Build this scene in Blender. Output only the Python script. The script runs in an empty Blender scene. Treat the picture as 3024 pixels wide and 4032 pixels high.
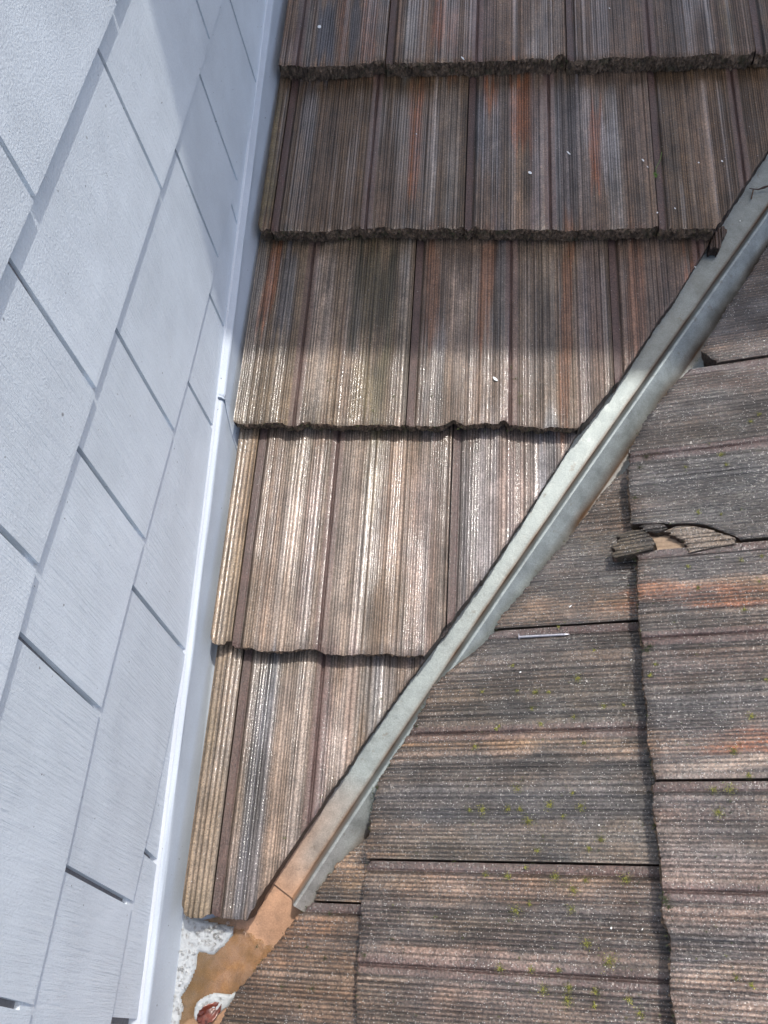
import bpy, bmesh, math, random
import numpy as np
from mathutils import Vector, Euler

# ---------------------------------------------------------------- camera, sky, sun, exposure
S = bpy.context.scene
COL = S.collection
RAD = math.radians
CAM = np.array([.35283, -.11181, 1.19561])
EUL = (RAD(31.47937), RAD(4.0275), RAD(4.19871))
FPX = 3405.32                                   # focal length in pixels of the 3024 x 4032 photograph
cd = bpy.data.cameras.new('camera'); cam = bpy.data.objects.new('camera', cd); COL.objects.link(cam)
cam.location = CAM; cam.rotation_euler = EUL
cd.sensor_fit = 'VERTICAL'; cd.sensor_height = 24.0; cd.lens = FPX / 4032 * 24.0
cd.clip_start = .02; cd.clip_end = 500
S.camera = cam

SUN = Vector((.22, .24, 1)).normalized()
w = bpy.data.worlds.new("World"); S.world = w; w.use_nodes = True
nt = w.node_tree
sky = nt.nodes.new('ShaderNodeTexSky'); sky.sky_type = 'NISHITA'; sky.sun_disc = False
sky.sun_elevation = math.asin(SUN.z); sky.sun_rotation = math.atan2(SUN.x, SUN.y)
sky.air_density = 1.0; sky.dust_density = 4.0; sky.ozone_density = .6
nt.links.new(sky.outputs[0], nt.nodes['Background'].inputs[0]); nt.nodes['Background'].inputs[1].default_value = .15
sd = bpy.data.lights.new('sun', 'SUN'); sd.energy = 2.2; sd.angle = RAD(.53); sd.color = (1, .955, .89)
so = bpy.data.objects.new('sun', sd); COL.objects.link(so); so.location = (2, 1, 6)
so.rotation_euler = SUN.to_track_quat('Z', 'Y').to_euler()
S.view_settings.view_transform = 'Standard'; S.view_settings.look = 'None'
S.view_settings.exposure = .58; S.view_settings.gamma = 1

# ---------------------------------------------------------------- geometry of the place
P_, Q_ = RAD(13.22809), RAD(19.04103)            # pitch of the main roof, pitch of the side roof
E, EB, T = .345, .358, .03
class Frame: pass
FA, FB = Frame(), Frame()
FA.O = np.array([0, 0, 0.]); FA.U = np.array([1, 0, 0.]); FA.V = np.array([0, math.cos(P_), math.sin(P_)]); FA.E = E
FB.O = np.array([.57379, 0, .15798]); FB.U = np.array([0, -1., 0]); FB.V = np.array([math.cos(Q_), 0, math.sin(Q_)]); FB.E = EB
for F in (FA, FB): F.N = np.cross(F.U, F.V)
RM = np.array(Euler(EUL).to_matrix())
def ray(px, py):
    d = RM @ np.array([(px - 1512) / FPX, -(py - 2016) / FPX, -1.]); return d / np.linalg.norm(d)
def onF(F, px, py, h=None):
    """photo pixel -> (u, v) on a roof plane; h = height over the plane of the tile noses (None: on the tile faces)"""
    d = ray(px, py); hh = 0 if h is None else h
    for i in range(4):
        t = (F.N @ (F.O + F.N * hh - CAM)) / (F.N @ d); X = CAM + t * d - F.O
        u, v = X @ F.U, X @ F.V
        if h is None: hh = -T * ((v / F.E) % 1.0)
    return u, v
def pt(F, u, v, h): return F.O + F.U * u + F.V * v + F.N * h
XW = -.035                                        # outer face of the shingle butts
def onW(px, py, xw=XW):
    d = ray(px, py); t = (xw - CAM[0]) / d[0]; X = CAM + t * d; return X[1], X[2]

# ---------------------------------------------------------------- noise
_t1 = np.random.default_rng(5).random(8192); _t2 = np.random.default_rng(6).random((512, 512))
def n1(x, s=0):
    x = np.asarray(x, float) + s * 37.17; i = np.floor(x).astype(int); f = x - i; f = f * f * (3 - 2 * f)
    return _t1[i % 8192] * (1 - f) + _t1[(i + 1) % 8192] * f
def n2(x, y, s=0):
    x = np.asarray(x, float) + s * 17.3; y = np.asarray(y, float) + s * 41.9
    i = np.floor(x).astype(int); j = np.floor(y).astype(int); f = x - i; g = y - j
    f = f * f * (3 - 2 * f); g = g * g * (3 - 2 * g)
    a = _t2[i % 512, j % 512]; b = _t2[(i + 1) % 512, j % 512]; c = _t2[i % 512, (j + 1) % 512]; d = _t2[(i + 1) % 512, (j + 1) % 512]
    return (a * (1 - f) + b * f) * (1 - g) + (c * (1 - f) + d * f) * g
def lin(c): 
    c = np.asarray(c, float) / 255.; return np.where(c <= .04045, c / 12.92, ((c + .055) / 1.055) ** 2.4)
def sstep(a, b, x): 
    t = np.clip((x - a) / (b - a), 0, 1); return t * t * (3 - 2 * t)

# ---------------------------------------------------------------- materials
def mat(name):
    m = bpy.data.materials.new(name); m.use_nodes = True
    return m, m.node_tree, m.node_tree.nodes['Principled BSDF']
def N(t, kind, **kw):
    n = t.nodes.new(kind)
    for k, v in kw.items():
        if k in n.inputs: n.inputs[k].default_value = v
        else: setattr(n, k, v)
    return n
def noise(t, co, scale, detail=3, rough=.55):
    n = N(t, 'ShaderNodeTexNoise', Scale=scale, Detail=detail, Roughness=rough); t.links.new(co, n.inputs['Vector']); return n
def ramp(t, src, a, b, va, vb):
    n = N(t, 'ShaderNodeMapRange'); t.links.new(src, n.inputs[0])
    for i, v in enumerate((a, b, va, vb)): n.inputs[i + 1].default_value = v
    return n.outputs[0]
def mul(t, col, fac):
    n = t.nodes.new('ShaderNodeMix'); n.data_type = 'RGBA'; n.blend_type = 'MULTIPLY'; n.inputs[0].default_value = 1
    t.links.new(col, n.inputs[6]); t.links.new(fac, n.inputs[7]); return n.outputs[2]
def mixc(t, fac, col, c2):
    n = t.nodes.new('ShaderNodeMix'); n.data_type = 'RGBA'
    t.links.new(fac, n.inputs[0]); t.links.new(col, n.inputs[6])
    if isinstance(c2, tuple): n.inputs[7].default_value = (*c2, 1)
    else: t.links.new(c2, n.inputs[7])
    return n.outputs[2]
def bump(t, bs, srcs):
    prev = None
    for s, dist in srcs:
        b = N(t, 'ShaderNodeBump', Strength=1.0, Distance=dist); t.links.new(s, b.inputs['Height'])
        if prev: t.links.new(prev, b.inputs['Normal'])
        prev = b.outputs[0]
    t.links.new(prev, bs.inputs['Normal']); return prev

def tile_mat(name, wet, grit, speck, glint, gc, gsc):
    m, t, bs = mat(name)
    at = N(t, 'ShaderNodeAttribute', attribute_name='Col'); co = N(t, 'ShaderNodeTexCoord').outputs['Object']
    f1 = noise(t, co, 330, 4, .65).outputs[0]; f2 = noise(t, co, 34, 4, .6).outputs[0]; f3 = noise(t, co, 900, 2, .6).outputs[0]
    c = mul(t, at.outputs['Color'], ramp(t, f1, .3, .7, .62, 1.36))
    c = mul(t, c, ramp(t, f2, .3, .7, .8, 1.18))
    vg = N(t, 'ShaderNodeTexVoronoi', Scale=gsc); t.links.new(co, vg.inputs['Vector'])
    c = mul(t, c, ramp(t, vg.outputs['Color'], 0, 1, 1 - gc, 1 + gc))
    vo = N(t, 'ShaderNodeTexVoronoi', Scale=600.); t.links.new(co, vo.inputs['Vector'])
    sel = ramp(t, vo.outputs['Color'], 1 - speck, 1 - speck * .8, 0, 1)      # pale sand grains, painting wet sparkle into the colour
    near = ramp(t, vo.outputs['Distance'], .42, .28, 0, 1)
    mm = N(t, 'ShaderNodeMath', operation='MULTIPLY'); t.links.new(sel, mm.inputs[0]); t.links.new(near, mm.inputs[1])
    c = mixc(t, mm.outputs[0], c, (.46, .44, .41))
    vp = N(t, 'ShaderNodeTexVoronoi', Scale=170.); t.links.new(co, vp.inputs['Vector'])      # dark pits
    pit = ramp(t, vp.outputs['Distance'], .07, .16, .35, 1)
    c = mul(t, c, pit)
    t.links.new(c, bs.inputs['Base Color'])
    t.links.new(ramp(t, f2, .3, .7, .5 - wet * .22, .72 - wet * .25), bs.inputs['Roughness'])
    bs.inputs['Specular IOR Level'].default_value = .45
    wn = noise(t, co, 5, 3, .6).outputs[0]
    wm = N(t, 'ShaderNodeMath', operation='MULTIPLY'); t.links.new(ramp(t, wn, .35, .62, .55, 1.0), wm.inputs[0]); t.links.new(at.outputs['Alpha'], wm.inputs[1])
    t.links.new(wm.outputs[0], bs.inputs['Coat Weight'])
    bs.inputs['Coat Roughness'].default_value = .13; bs.inputs['Coat IOR'].default_value = 1.85
    bump(t, bs, [(f3, .0006 * grit), (f1, .0011 * grit)])
    g1 = noise(t, co, 430, 2, .5).outputs[0]
    b = N(t, 'ShaderNodeBump', Strength=1.0, Distance=glint); t.links.new(g1, b.inputs['Height']); t.links.new(b.outputs[0], bs.inputs['Coat Normal'])
    return m
M_A = tile_mat('main_roof_tile_concrete', .9, 1.0, .07, .0006, .28, 560.)
M_B = tile_mat('side_roof_tile_concrete', .8, 2.1, .24, .0019, .62, 470.)
def crust_mat():
    m, t, bs = mat('tile_nose_crust')
    at = N(t, 'ShaderNodeAttribute', attribute_name='Col'); co = N(t, 'ShaderNodeTexCoord').outputs['Object']
    f1 = noise(t, co, 260, 4, .7).outputs[0]; f2 = noise(t, co, 60, 3).outputs[0]
    c = mul(t, at.outputs['Color'], ramp(t, f1, .32, .68, .35, 1.7))
    c = mixc(t, ramp(t, f2, .56, .66, 0, .35), c, (.06, .075, .03))
    t.links.new(c, bs.inputs['Base Color']); bs.inputs['Roughness'].default_value = .62
    bump(t, bs, [(f1, .005)])
    return m
M_CR = crust_mat()

def paint_mat(name, col, grain, rough=.42, dirt=.0):
    m, t, bs = mat(name)
    tc = N(t, 'ShaderNodeTexCoord').outputs['Object']
    mp = N(t, 'ShaderNodeMapping'); t.links.new(tc, mp.inputs[0]); mp.inputs['Scale'].default_value = (1, 1, .045)
    g = noise(t, mp.outputs[0], 260, 3, .65).outputs[0]
    wv = N(t, 'ShaderNodeMapping'); t.links.new(tc, wv.inputs[0]); wv.inputs['Scale'].default_value = (1, 1, .12)
    g2 = noise(t, wv.outputs[0], 60, 3, .6).outputs[0]
    fine = noise(t, tc, 420, 3, .6).outputs[0]; big = noise(t, tc, 11, 3).outputs[0]; area = noise(t, tc, 7, 2).outputs[0]
    rgb = N(t, 'ShaderNodeRGB'); rgb.outputs[0].default_value = (*col, 1)
    c = mul(t, rgb.outputs[0], ramp(t, big, .3, .7, .93, 1.05))
    c = mul(t, c, ramp(t, fine, .3, .7, .94, 1.04)); oi = N(t, 'ShaderNodeObjectInfo'); c = mul(t, c, ramp(t, oi.outputs['Random'], 0, 1, .95, 1.04))
    sp = noise(t, tc, 120, 2, .5).outputs[0]
    c = mixc(t, ramp(t, sp, .745, .765, 0, .6 * dirt), c, (.05, .045, .04))
    t.links.new(c, bs.inputs['Base Color']); bs.inputs['Roughness'].default_value = rough
    if grain:
        am = ramp(t, area, .35, .6, .25, 1.); hm = N(t, 'ShaderNodeMath', operation='MULTIPLY')
        t.links.new(g, hm.inputs[0]); t.links.new(am, hm.inputs[1])
        bump(t, bs, [(hm.outputs[0], .0016 * grain), (g2, .0012 * grain), (fine, .0007)])
    else: bump(t, bs, [(fine, .00025), (big, .002)])
    return m
M_SH = paint_mat('painted_fibre_cement', (.73, .80, .865), 1.2, .40, 1)
M_FL = paint_mat('painted_flashing', (.47, .525, .59), 0, .58, 1)
M_CK = paint_mat('painted_caulk', (.60, .64, .69), 0, .5, 1)

def metal_mat():
    m, t, bs = mat('galvanised_steel')
    at = N(t, 'ShaderNodeAttribute', attribute_name='Col'); co = N(t, 'ShaderNodeTexCoord').outputs['Object']
    f1 = noise(t, co, 40, 5, .65).outputs[0]; f2 = noise(t, co, 500, 3).outputs[0]; f3 = noise(t, co, 9, 3).outputs[0]
    c = mul(t, at.outputs['Color'], ramp(t, f1, .3, .7, .72, 1.2)); c = mul(t, c, ramp(t, f2, .3, .7, .84, 1.12))
    f4 = noise(t, co, 75, 5, .7).outputs[0]; c = mixc(t, ramp(t, f4, .60, .72, 0, .55), c, (.13, .10, .075))
    t.links.new(c, bs.inputs['Base Color']); 
    al = at.outputs['Alpha']; t.links.new(ramp(t, al, 0, 1, .05, .5), bs.inputs['Metallic'])
    t.links.new(ramp(t, f1, .3, .7, .42, .60), bs.inputs['Roughness'])
    bump(t, bs, [(f2, .0002), (f1, .0006), (f3, .003)])
    return m
M_ME = metal_mat()
def simple(name, col, rough=.5, metal=0, var=.2, scale=200, bmp=.0006, **kw):
    m, t, bs = mat(name); co = N(t, 'ShaderNodeTexCoord').outputs['Object']
    f = noise(t, co, scale, 4, .6).outputs[0]; rgb = N(t, 'ShaderNodeRGB'); rgb.outputs[0].default_value = (*col, 1)
    t.links.new(mul(t, rgb.outputs[0], ramp(t, f, .3, .7, 1 - var, 1 + var)), bs.inputs['Base Color'])
    bs.inputs['Roughness'].default_value = rough; bs.inputs['Metallic'].default_value = metal
    for k, v in kw.items(): bs.inputs[k.replace('_', ' ')].default_value = v
    if bmp: bump(t, bs, [(f, bmp)])
    return m
M_DECK = simple('roof_underlay', (.035, .03, .028), .8)
M_PAN = simple('brown_pan_metal', (.16, .10, .075), .4)
M_MOSS = simple('moss_green', (.11, .125, .035), .8, var=.5, scale=90)
M_MOSS2 = simple('moss_yellow', (.34, .33, .06), .8, var=.4, scale=90)
M_MOSS3 = simple('moss_dark', (.045, .06, .02), .85, var=.5, scale=90)
M_NAIL = simple('nail_zinc', (.42, .42, .46), .38, .75)
M_FLAKE = simple('white_flake', (.82, .83, .82), .6, var=.05)
M_LEAF = simple('dead_leaf', (.12, .032, .02), .25, var=.75, scale=110, Coat_Weight=.6)
M_TWIG = simple('twig_bark', (.045, .022, .016), .6)
M_CLAY = simple('clay_fragment', (.42, .17, .07), .3, Coat_Weight=.5)
M_SPRIG = simple('sprig_green', (.12, .22, .04), .6, var=.4)
M_DEB = simple('debris_brown', (.10, .055, .03), .5, var=.6, scale=160)
M_GRD = simple('ground_gravel', (.2, .19, .17), .9, scale=8, bmp=.02)
M_EAV = simple('eave_paint', (.5, .53, .58), .6, bmp=0)

# ---------------------------------------------------------------- mesh helpers
def link(name, me, parent=None, loc=None):
    o = bpy.data.objects.new(name, me); COL.objects.link(o)
    if loc is not None: o.location = loc
    if parent is not None: o.parent = parent
    return o
def mesh_obj(name, V, Fc, mats, mi=None, col=None, parent=None, origin=None, smooth=False):
    V = np.asarray(V, float); org = V.mean(0) if origin is None else np.asarray(origin, float)
    base = np.array(parent.location) if parent is not None else np.zeros(3)
    if parent is not None: org = base
    me = bpy.data.meshes.new(name)
    me.from_pydata((V - org).tolist(), [], Fc if isinstance(Fc, list) else Fc.tolist())
    for m in mats: me.materials.append(m)
    if mi is not None: me.polygons.foreach_set('material_index', np.asarray(mi, np.int32))
    if smooth is True: me.polygons.foreach_set('use_smooth', [True] * len(me.polygons))
    elif smooth is not False: me.polygons.foreach_set('use_smooth', np.asarray(smooth, bool))
    if col is not None:
        a = me.color_attributes.new('Col', 'FLOAT_COLOR', 'POINT')
        c = np.ones((len(V), 4)); col = np.asarray(col); c[:, :col.shape[1]] = col
        a.data.foreach_set('color', c.ravel())
    me.update()
    return link(name, me, parent, (org - base))
def tag(o, label=None, cat=None, group=None, kind=None):
    for k, v in (('label', label), ('category', cat), ('group', group), ('kind', kind)):
        if v: o[k] = v
    return o
def empty(name, loc):
    o = bpy.data.objects.new(name, None); o.empty_display_size = .05; COL.objects.link(o); o.location = loc; return o
def grid_faces(nr, nc, off=0, flip=False):
    i = np.arange(nr - 1)[:, None] * nc + np.arange(nc - 1)[None, :] + off; i = i.ravel()
    f = np.stack([i, i + 1, i + nc + 1, i + nc], 1)
    return f[:, ::-1] if flip else f

# ---------------------------------------------------------------- concrete tiles
PAL = dict(brn=(118, 100, 88), dk=(72, 64, 60), sl=(86, 88, 96), lsl=(148, 150, 158), org=(158, 98, 60), crm=(184, 170, 160),
           pnk=(168, 148, 142), olv=(104, 100, 70), tan=(178, 150, 122), mar=(86, 58, 54), gry=(138, 130, 122), blk=(50, 50, 54),
           dor=(140, 92, 62), wht=(205, 198, 200), vio=(118, 100, 100), lbr=(154, 134, 120), dmo=(66, 64, 44))
ALB = .80                                        # sunlit picture value -> albedo
TINT = np.array([1.05, 1.0, .935])
def streaks(F, lst, horiz=False):
    """(x0, y0, x1, y1, width px, palette, strength) along the ribs, in photo pixels, on the plane of the tiles"""
    out = []
    for (x0, y0, x1, y1, wd, c, st) in lst:
        a = onF(F, x0, y0); b = onF(F, x1, y1)
        e = onF(F, x0, y0 + wd) if horiz else onF(F, x0 + wd, y0)
        out.append((a[0], b[0], min(a[1], b[1]), max(a[1], b[1]), a[1] > b[1], abs(e[0] - a[0]), lin(PAL[c]) * ALB, st))
    return out
def colour(u, v, base, st, seed, side=False):
    c = np.empty(u.shape + (3,)); c[:] = lin(base) * ALB
    wob = (n2(u * 60, v * 5, seed) - .5) * .006 + (n2(u * 30, v * 22, seed + 31) - .5) * (.022 if side else .004)
    for (ua, ub, va, vb, sw, wd, cc, s) in st:
        if sw: ua, ub = ub, ua
        uc = ua + (ub - ua) * np.clip((v - va) / (vb - va + 1e-6), 0, 1)
        d = np.abs(u + wob - uc); soft = max(.004, wd * .35)
        k = (1 - sstep(wd / 2 - soft * .4, wd / 2 + soft * .6, d)) * sstep(va - .035, va + .02, v + (n2(u * 200, v * 4, seed + 3) - .5) * .09) * (1 - sstep(vb - .02, vb + .035, v + (n2(u * 200, v * 4, seed + 4) - .5) * .09))
        k = (k * s * (.85 * (.6 + .7 * n2(u * 25, v * 16, seed + 33)) if side else 1))[..., None]; c = c * (1 - k) + cc * k
    m = (1.1 if side else 1) + .30 * (n2(u * 420, v * 6, seed + 1) - .5) + .26 * (n2(u * 110, v * 5, seed + 2) - .5) + .34 * (n2(u * 22, v * 13, seed + 5) - .5) + .42 * (n2(u * 75, v * 48, seed + 6) - .5) + .34 * (n2(u * 230, v * 150, seed + 7) - .5)
    hue = (n2(u * 90, v * 4, seed + 8) - .4)[..., None] * np.array([.14, .0, -.16])
    if side:
        bl = (sstep(.46, .66, n2(u * 15, v * 10, seed + 41) * .7 + n2(u * 45, v * 30, seed + 42) * .3) * .75)[..., None]; c = c * (1 - bl) + c * np.array([.50, .51, .55]) * bl
        bl = (sstep(.54, .72, n2(u * 12, v * 9, seed + 43) * .7 + n2(u * 50, v * 34, seed + 44) * .3) * .8)[..., None]; c = c * (1 - bl) + c * np.array([1.42, 1.32, 1.22]) * bl
    gr = (sstep(.56, .8, n2(u * 16, v * 9, seed + 17)) * .32)[..., None]
    c = c * m[..., None] * (1 + hue) * (TINT * np.array([.90, .85, .80]) if side else TINT)
    return np.clip(c * (1 - gr) + c * np.array([.62, .62, .45]) * gr, .004, .9)
def grooves(rng, u0, u1, lo=.0028, hi=.0052, extra=()):
    g = []; x = u0 + rng.uniform(.001, .003)
    while x < u1: g.append((x, rng.uniform(.0007, .0013) * (1.1 if lo > .0039 else 1), rng.uniform(.0012, .0022) if lo > .0039 else rng.uniform(.0008, .0022))); x += rng.uniform(lo, hi) * (1 if rng.random() > .12 else 1.7)
    return g
class Rib:
    def __init__(s, seed, u0, u1, channel=False, mid=None, wide=False, pitch=(.0028, .0048)):
        r = random.Random(seed); s.u0, s.u1 = u0, u1
        a = u0 + (.0135 if channel else 0); s.ch = channel; s.mid = mid
        s.g = grooves(r, a, u1, *((.005, .008) if wide else pitch))
        if channel: s.g.append((u0 + .0125, .0019, .0042))
        if mid:
            s.g = [k for k in s.g if not (mid - .010 < k[0] < mid + .012)] + [(mid, .0017, .0042), (mid + .0115, .0012, .0015)]
    def h(s, u):
        z = np.zeros_like(u)
        for c, wd, dp in s.g: z = np.minimum(z, -dp * np.exp(-((u - c) / wd) ** 2))
        return z
    def smooth(s, u):                            # where the surface is unribbed
        k = np.zeros_like(u)
        if s.ch: k = np.maximum(k, (u < s.u0 + .0115) * 1.)
        if s.mid: k = np.maximum(k, ((u > s.mid - .009) & (u < s.mid + .010)) * 1.)
        return k
def slab(name, F, lip, u0, u1, mats, seed, base, st, vlo=None, vhi=None, channel=False, mid=None, wide=False, jag=.004,
         thick=.03, drop_cut=.05, du=.00105, nv=46, top=None, h0=0., chips=(), rnd=(0, 0), parent=None, tilt=None, thin=None, under=.0, gap=0, ejag=.0022):
    """one ribbed concrete tile: face, ragged nose, sawn or broken edge, sides"""
    rb = Rib(seed, u0, u1, channel, mid, wide, (.0045, .0056) if F is FB else (.0028, .0050))
    n = max(8, int((u1 - u0) / du)); us = np.linspace(u0 + gap, u1 - gap, n)
    off_ = (((seed * 37) % 11) / 10 - .5) * .0045 if tilt is None else 0
    lo0 = np.full(n, lip + off_) if vlo is None else np.maximum(lip + off_, vlo(us))
    cut = lo0 > lip + off_ + .0005
    jj = jag * 1.5 * (n1(us * 17, seed) - .5) * 2 * n1(us * 31, seed + 4) + jag * 2.4 * np.maximum(0, n1(us * 40, seed + 1) - .52) + jag * .5 * np.maximum(0, n1(us * 170, seed + 3) - .5) + jag * .35 * (n1(us * 380, seed + 2) - .5)
    jj = np.where(cut, (n1(us * 260, seed) - .5) * ejag * 1.5 + (n1(us * 700, seed + 8) - .5) * ejag * .6 + .005 * np.maximum(0, n1(us * 48, seed + 19) - .62) + (n1(us * 40, seed + 5) - .5) * .0018, jj)
    lo = lo0 + jj
    if rnd[0]: q = np.clip((u0 + rnd[0] - us) / rnd[0], 0, 1); lo = lo + rnd[0] * (1 - np.sqrt(1 - q * q * .98))
    if tilt is None: chips = tuple(chips) + ((u1 - .002, .0045 + .004 * ((seed * 7) % 5) / 5, .002 + .005 * ((seed * 13) % 7) / 7), (u0 + .001, .003, .0015 + .002 * ((seed * 3) % 5) / 5))
    for (cu, cw, ch) in chips: lo = lo + ch * np.exp(-((us - cu) / cw) ** 4)
    hi = np.full(n, lip + F.E + .06) if vhi is None else vhi(us)
    if top is not None: hi = np.minimum(hi, top)
    ok = hi > lo + .002
    us, lo, hi, cut = us[ok], lo[ok], hi[ok], cut[ok]; n = len(us)
    t = np.linspace(0, 1, nv)[:, None]
    t = t ** 1.15
    Vv = lo[None] + (hi - lo)[None] * t; Uu = np.repeat(us[None], nv, 0)
    prof = rb.h(us)[None] * (.65 + .7 * n2(Uu * 90, Vv * 20, seed)); sm = rb.smooth(us)
    if channel: prof = prof - (.0042 if F is FB else .0028) * (1 - sstep(u0 + .0105, u0 + .0125, Uu))
    base_h = (lambda v: h0 - T * (v - lip) / F.E) if tilt is None else tilt
    H = base_h(Vv) + prof + .0012 * (n2(Uu * 25, Vv * 18, seed + 9) - .5)
    edge = np.exp(-(Vv - lo[None]) / .0022)
    H = H - .0018 * edge * (.6 + .8 * n1(us * 400, seed + 6))[None]
    C = colour(Uu, Vv, base, st, seed, F is FB)
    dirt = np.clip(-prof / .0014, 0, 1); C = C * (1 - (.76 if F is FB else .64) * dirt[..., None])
    sw = sm[None, :, None] * .6; C = C * (1 - sw) + (lin((98, 74, 70)) * ALB * (.8 + .4 * n2(Uu * 60, Vv * 14, seed))[..., None]) * sw
    C = np.clip(C, .004, .9)
    wb = sstep(.47, .60, n1(us * 75, seed + 21) * .6 + n1(us * 210, seed + 22) * .4)[None]
    WET = np.clip((.16 + .84 * wb * sstep(.25, .5, n2(Uu * 25, Vv * 6, seed + 23))) * (1 - .8 * dirt) * (1 - .4 * sm[None]), 0, 1)
    if F is FB: WET = .35 + .65 * n2(Uu * 60, Vv * 30, seed + 23)
    def W(u, v, h): return F.O + u[..., None] * F.U + v[..., None] * F.V + h[..., None] * F.N
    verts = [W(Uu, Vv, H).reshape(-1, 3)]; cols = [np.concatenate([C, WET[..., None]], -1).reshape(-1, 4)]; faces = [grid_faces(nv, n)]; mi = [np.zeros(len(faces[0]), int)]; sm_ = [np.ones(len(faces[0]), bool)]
    off = nv * n
    # nose / broken edge
    K = 11; kk = np.linspace(0, 1, K)[:, None]
    th = np.where(cut, drop_cut, thick) if thin is None else np.full(n, thin)
    th = th * (1 + .16 * (n1(us * 60, seed + 11) - .5) * (~cut)) 
    rough = np.where(cut, .0009, .0026)
    Hs = H[0][None] - th[None] * kk
    out = rough[None] * 2.2 * (n2(np.repeat(us[None], K, 0) * 420, kk * 9 + us[None] * 0, seed + 12) - .5) * (kk > 0)
    out = out + rough[None] * 1.5 * (n2(np.repeat(us[None], K, 0) * 90, kk * 2.5 + us[None] * 0, seed + 13) - .5) * (kk > 0)
    Vs = lo[None] + np.where(cut, 0, under * thick)[None] * kk - np.where(cut, 0, .0012)[None] * np.sin(kk * 3) + out
    Cs = np.where(cut[None, :, None], lin((104, 84, 74)) * .5, lin((112, 94, 78)) * 1.0)
    Cs = np.repeat(Cs, K, 0) * (.45 + 1.0 * n2(np.repeat(us[None], K, 0) * 160, kk * 5 + us[None] * 0, seed + 14))[..., None] * (.6 + .9 * (n2(np.repeat(us[None], K, 0) * 480, kk * 10 + us[None] * 0, seed + 15)))[..., None]
    verts.append(W(np.repeat(us[None], K, 0), Vs, Hs).reshape(-1, 3)); cols.append(np.concatenate([Cs.reshape(-1, 3), np.ones((Cs.shape[0] * Cs.shape[1], 1))], 1))
    f = grid_faces(K, n, off, True); faces.append(f); mi.append(np.ones(len(f), int)); sm_.append(np.zeros(len(f), bool)); off += K * n
    # sides and back
    for (uu, vv, hh, cc) in ((Uu[:, 0], Vv[:, 0], H[:, 0], C[:, 0]), (Uu[:, -1], Vv[:, -1], H[:, -1], C[:, -1]), (Uu[-1], Vv[-1], H[-1], C[-1])):
        m_ = len(uu); a = W(uu, vv, hh); b = W(uu, vv, hh - (.026 if thin is None else thin))
        verts.append(np.concatenate([a, b])); cols.append(np.concatenate([np.concatenate([cc * .75, cc * .5]), np.ones((2 * m_, 1)) * .3], 1))
        f = grid_faces(2, m_, off); faces.append(f); mi.append(np.ones(len(f), int) if m_ == nv else np.zeros(len(f), int)); sm_.append(np.zeros(len(f), bool)); off += 2 * m_
    V_ = np.concatenate(verts)
    return mesh_obj(name, V_, np.concatenate(faces), mats, np.concatenate(mi), np.concatenate(cols), smooth=np.concatenate(sm_), origin=pt(F, us.mean(), float(lo.mean()), -.03), parent=parent)

def curve(pts):
    pts = sorted(pts); xs = np.array([p[0] for p in pts]); ys = np.array([p[1] for p in pts])
    def f(u):
        r = np.interp(u, xs, ys)
        r = np.where(u > xs[-1], ys[-1] + (u - xs[-1]) * (ys[-1] - ys[-3]) / (xs[-1] - xs[-3]), r)
        return np.where(u < xs[0], ys[0] + (u - xs[0]) * (ys[2] - ys[0]) / (xs[2] - xs[0]), r)
    return f
cutA = curve([onF(FA, *p) for p in [(970, 3620), (1061, 3475), (1430, 2930), (1668, 2602), (1760, 2470), (2008, 2124), (2279, 1700), (2345, 1608), (2440, 1494), (2600, 1250), (2674, 1150), (2765, 1002), (2822, 890), (2894, 789), (3003, 622), (3060, 540)]])
cutB = curve([onF(FB, *p) for p in [(860, 4032), (930, 3900), (1034, 3773), (1160, 3610), (1195, 3580), (1330, 3395), (1455, 3235), (1482, 3080), (1540, 2985), (1610, 2890), (1700, 2700), (1900, 2530), (1976, 2420), (2200, 2160), (2400, 1900), (2470, 1780), (2560, 1620), (2740, 1405), (2850, 1230), (3024, 960)]])

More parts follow.
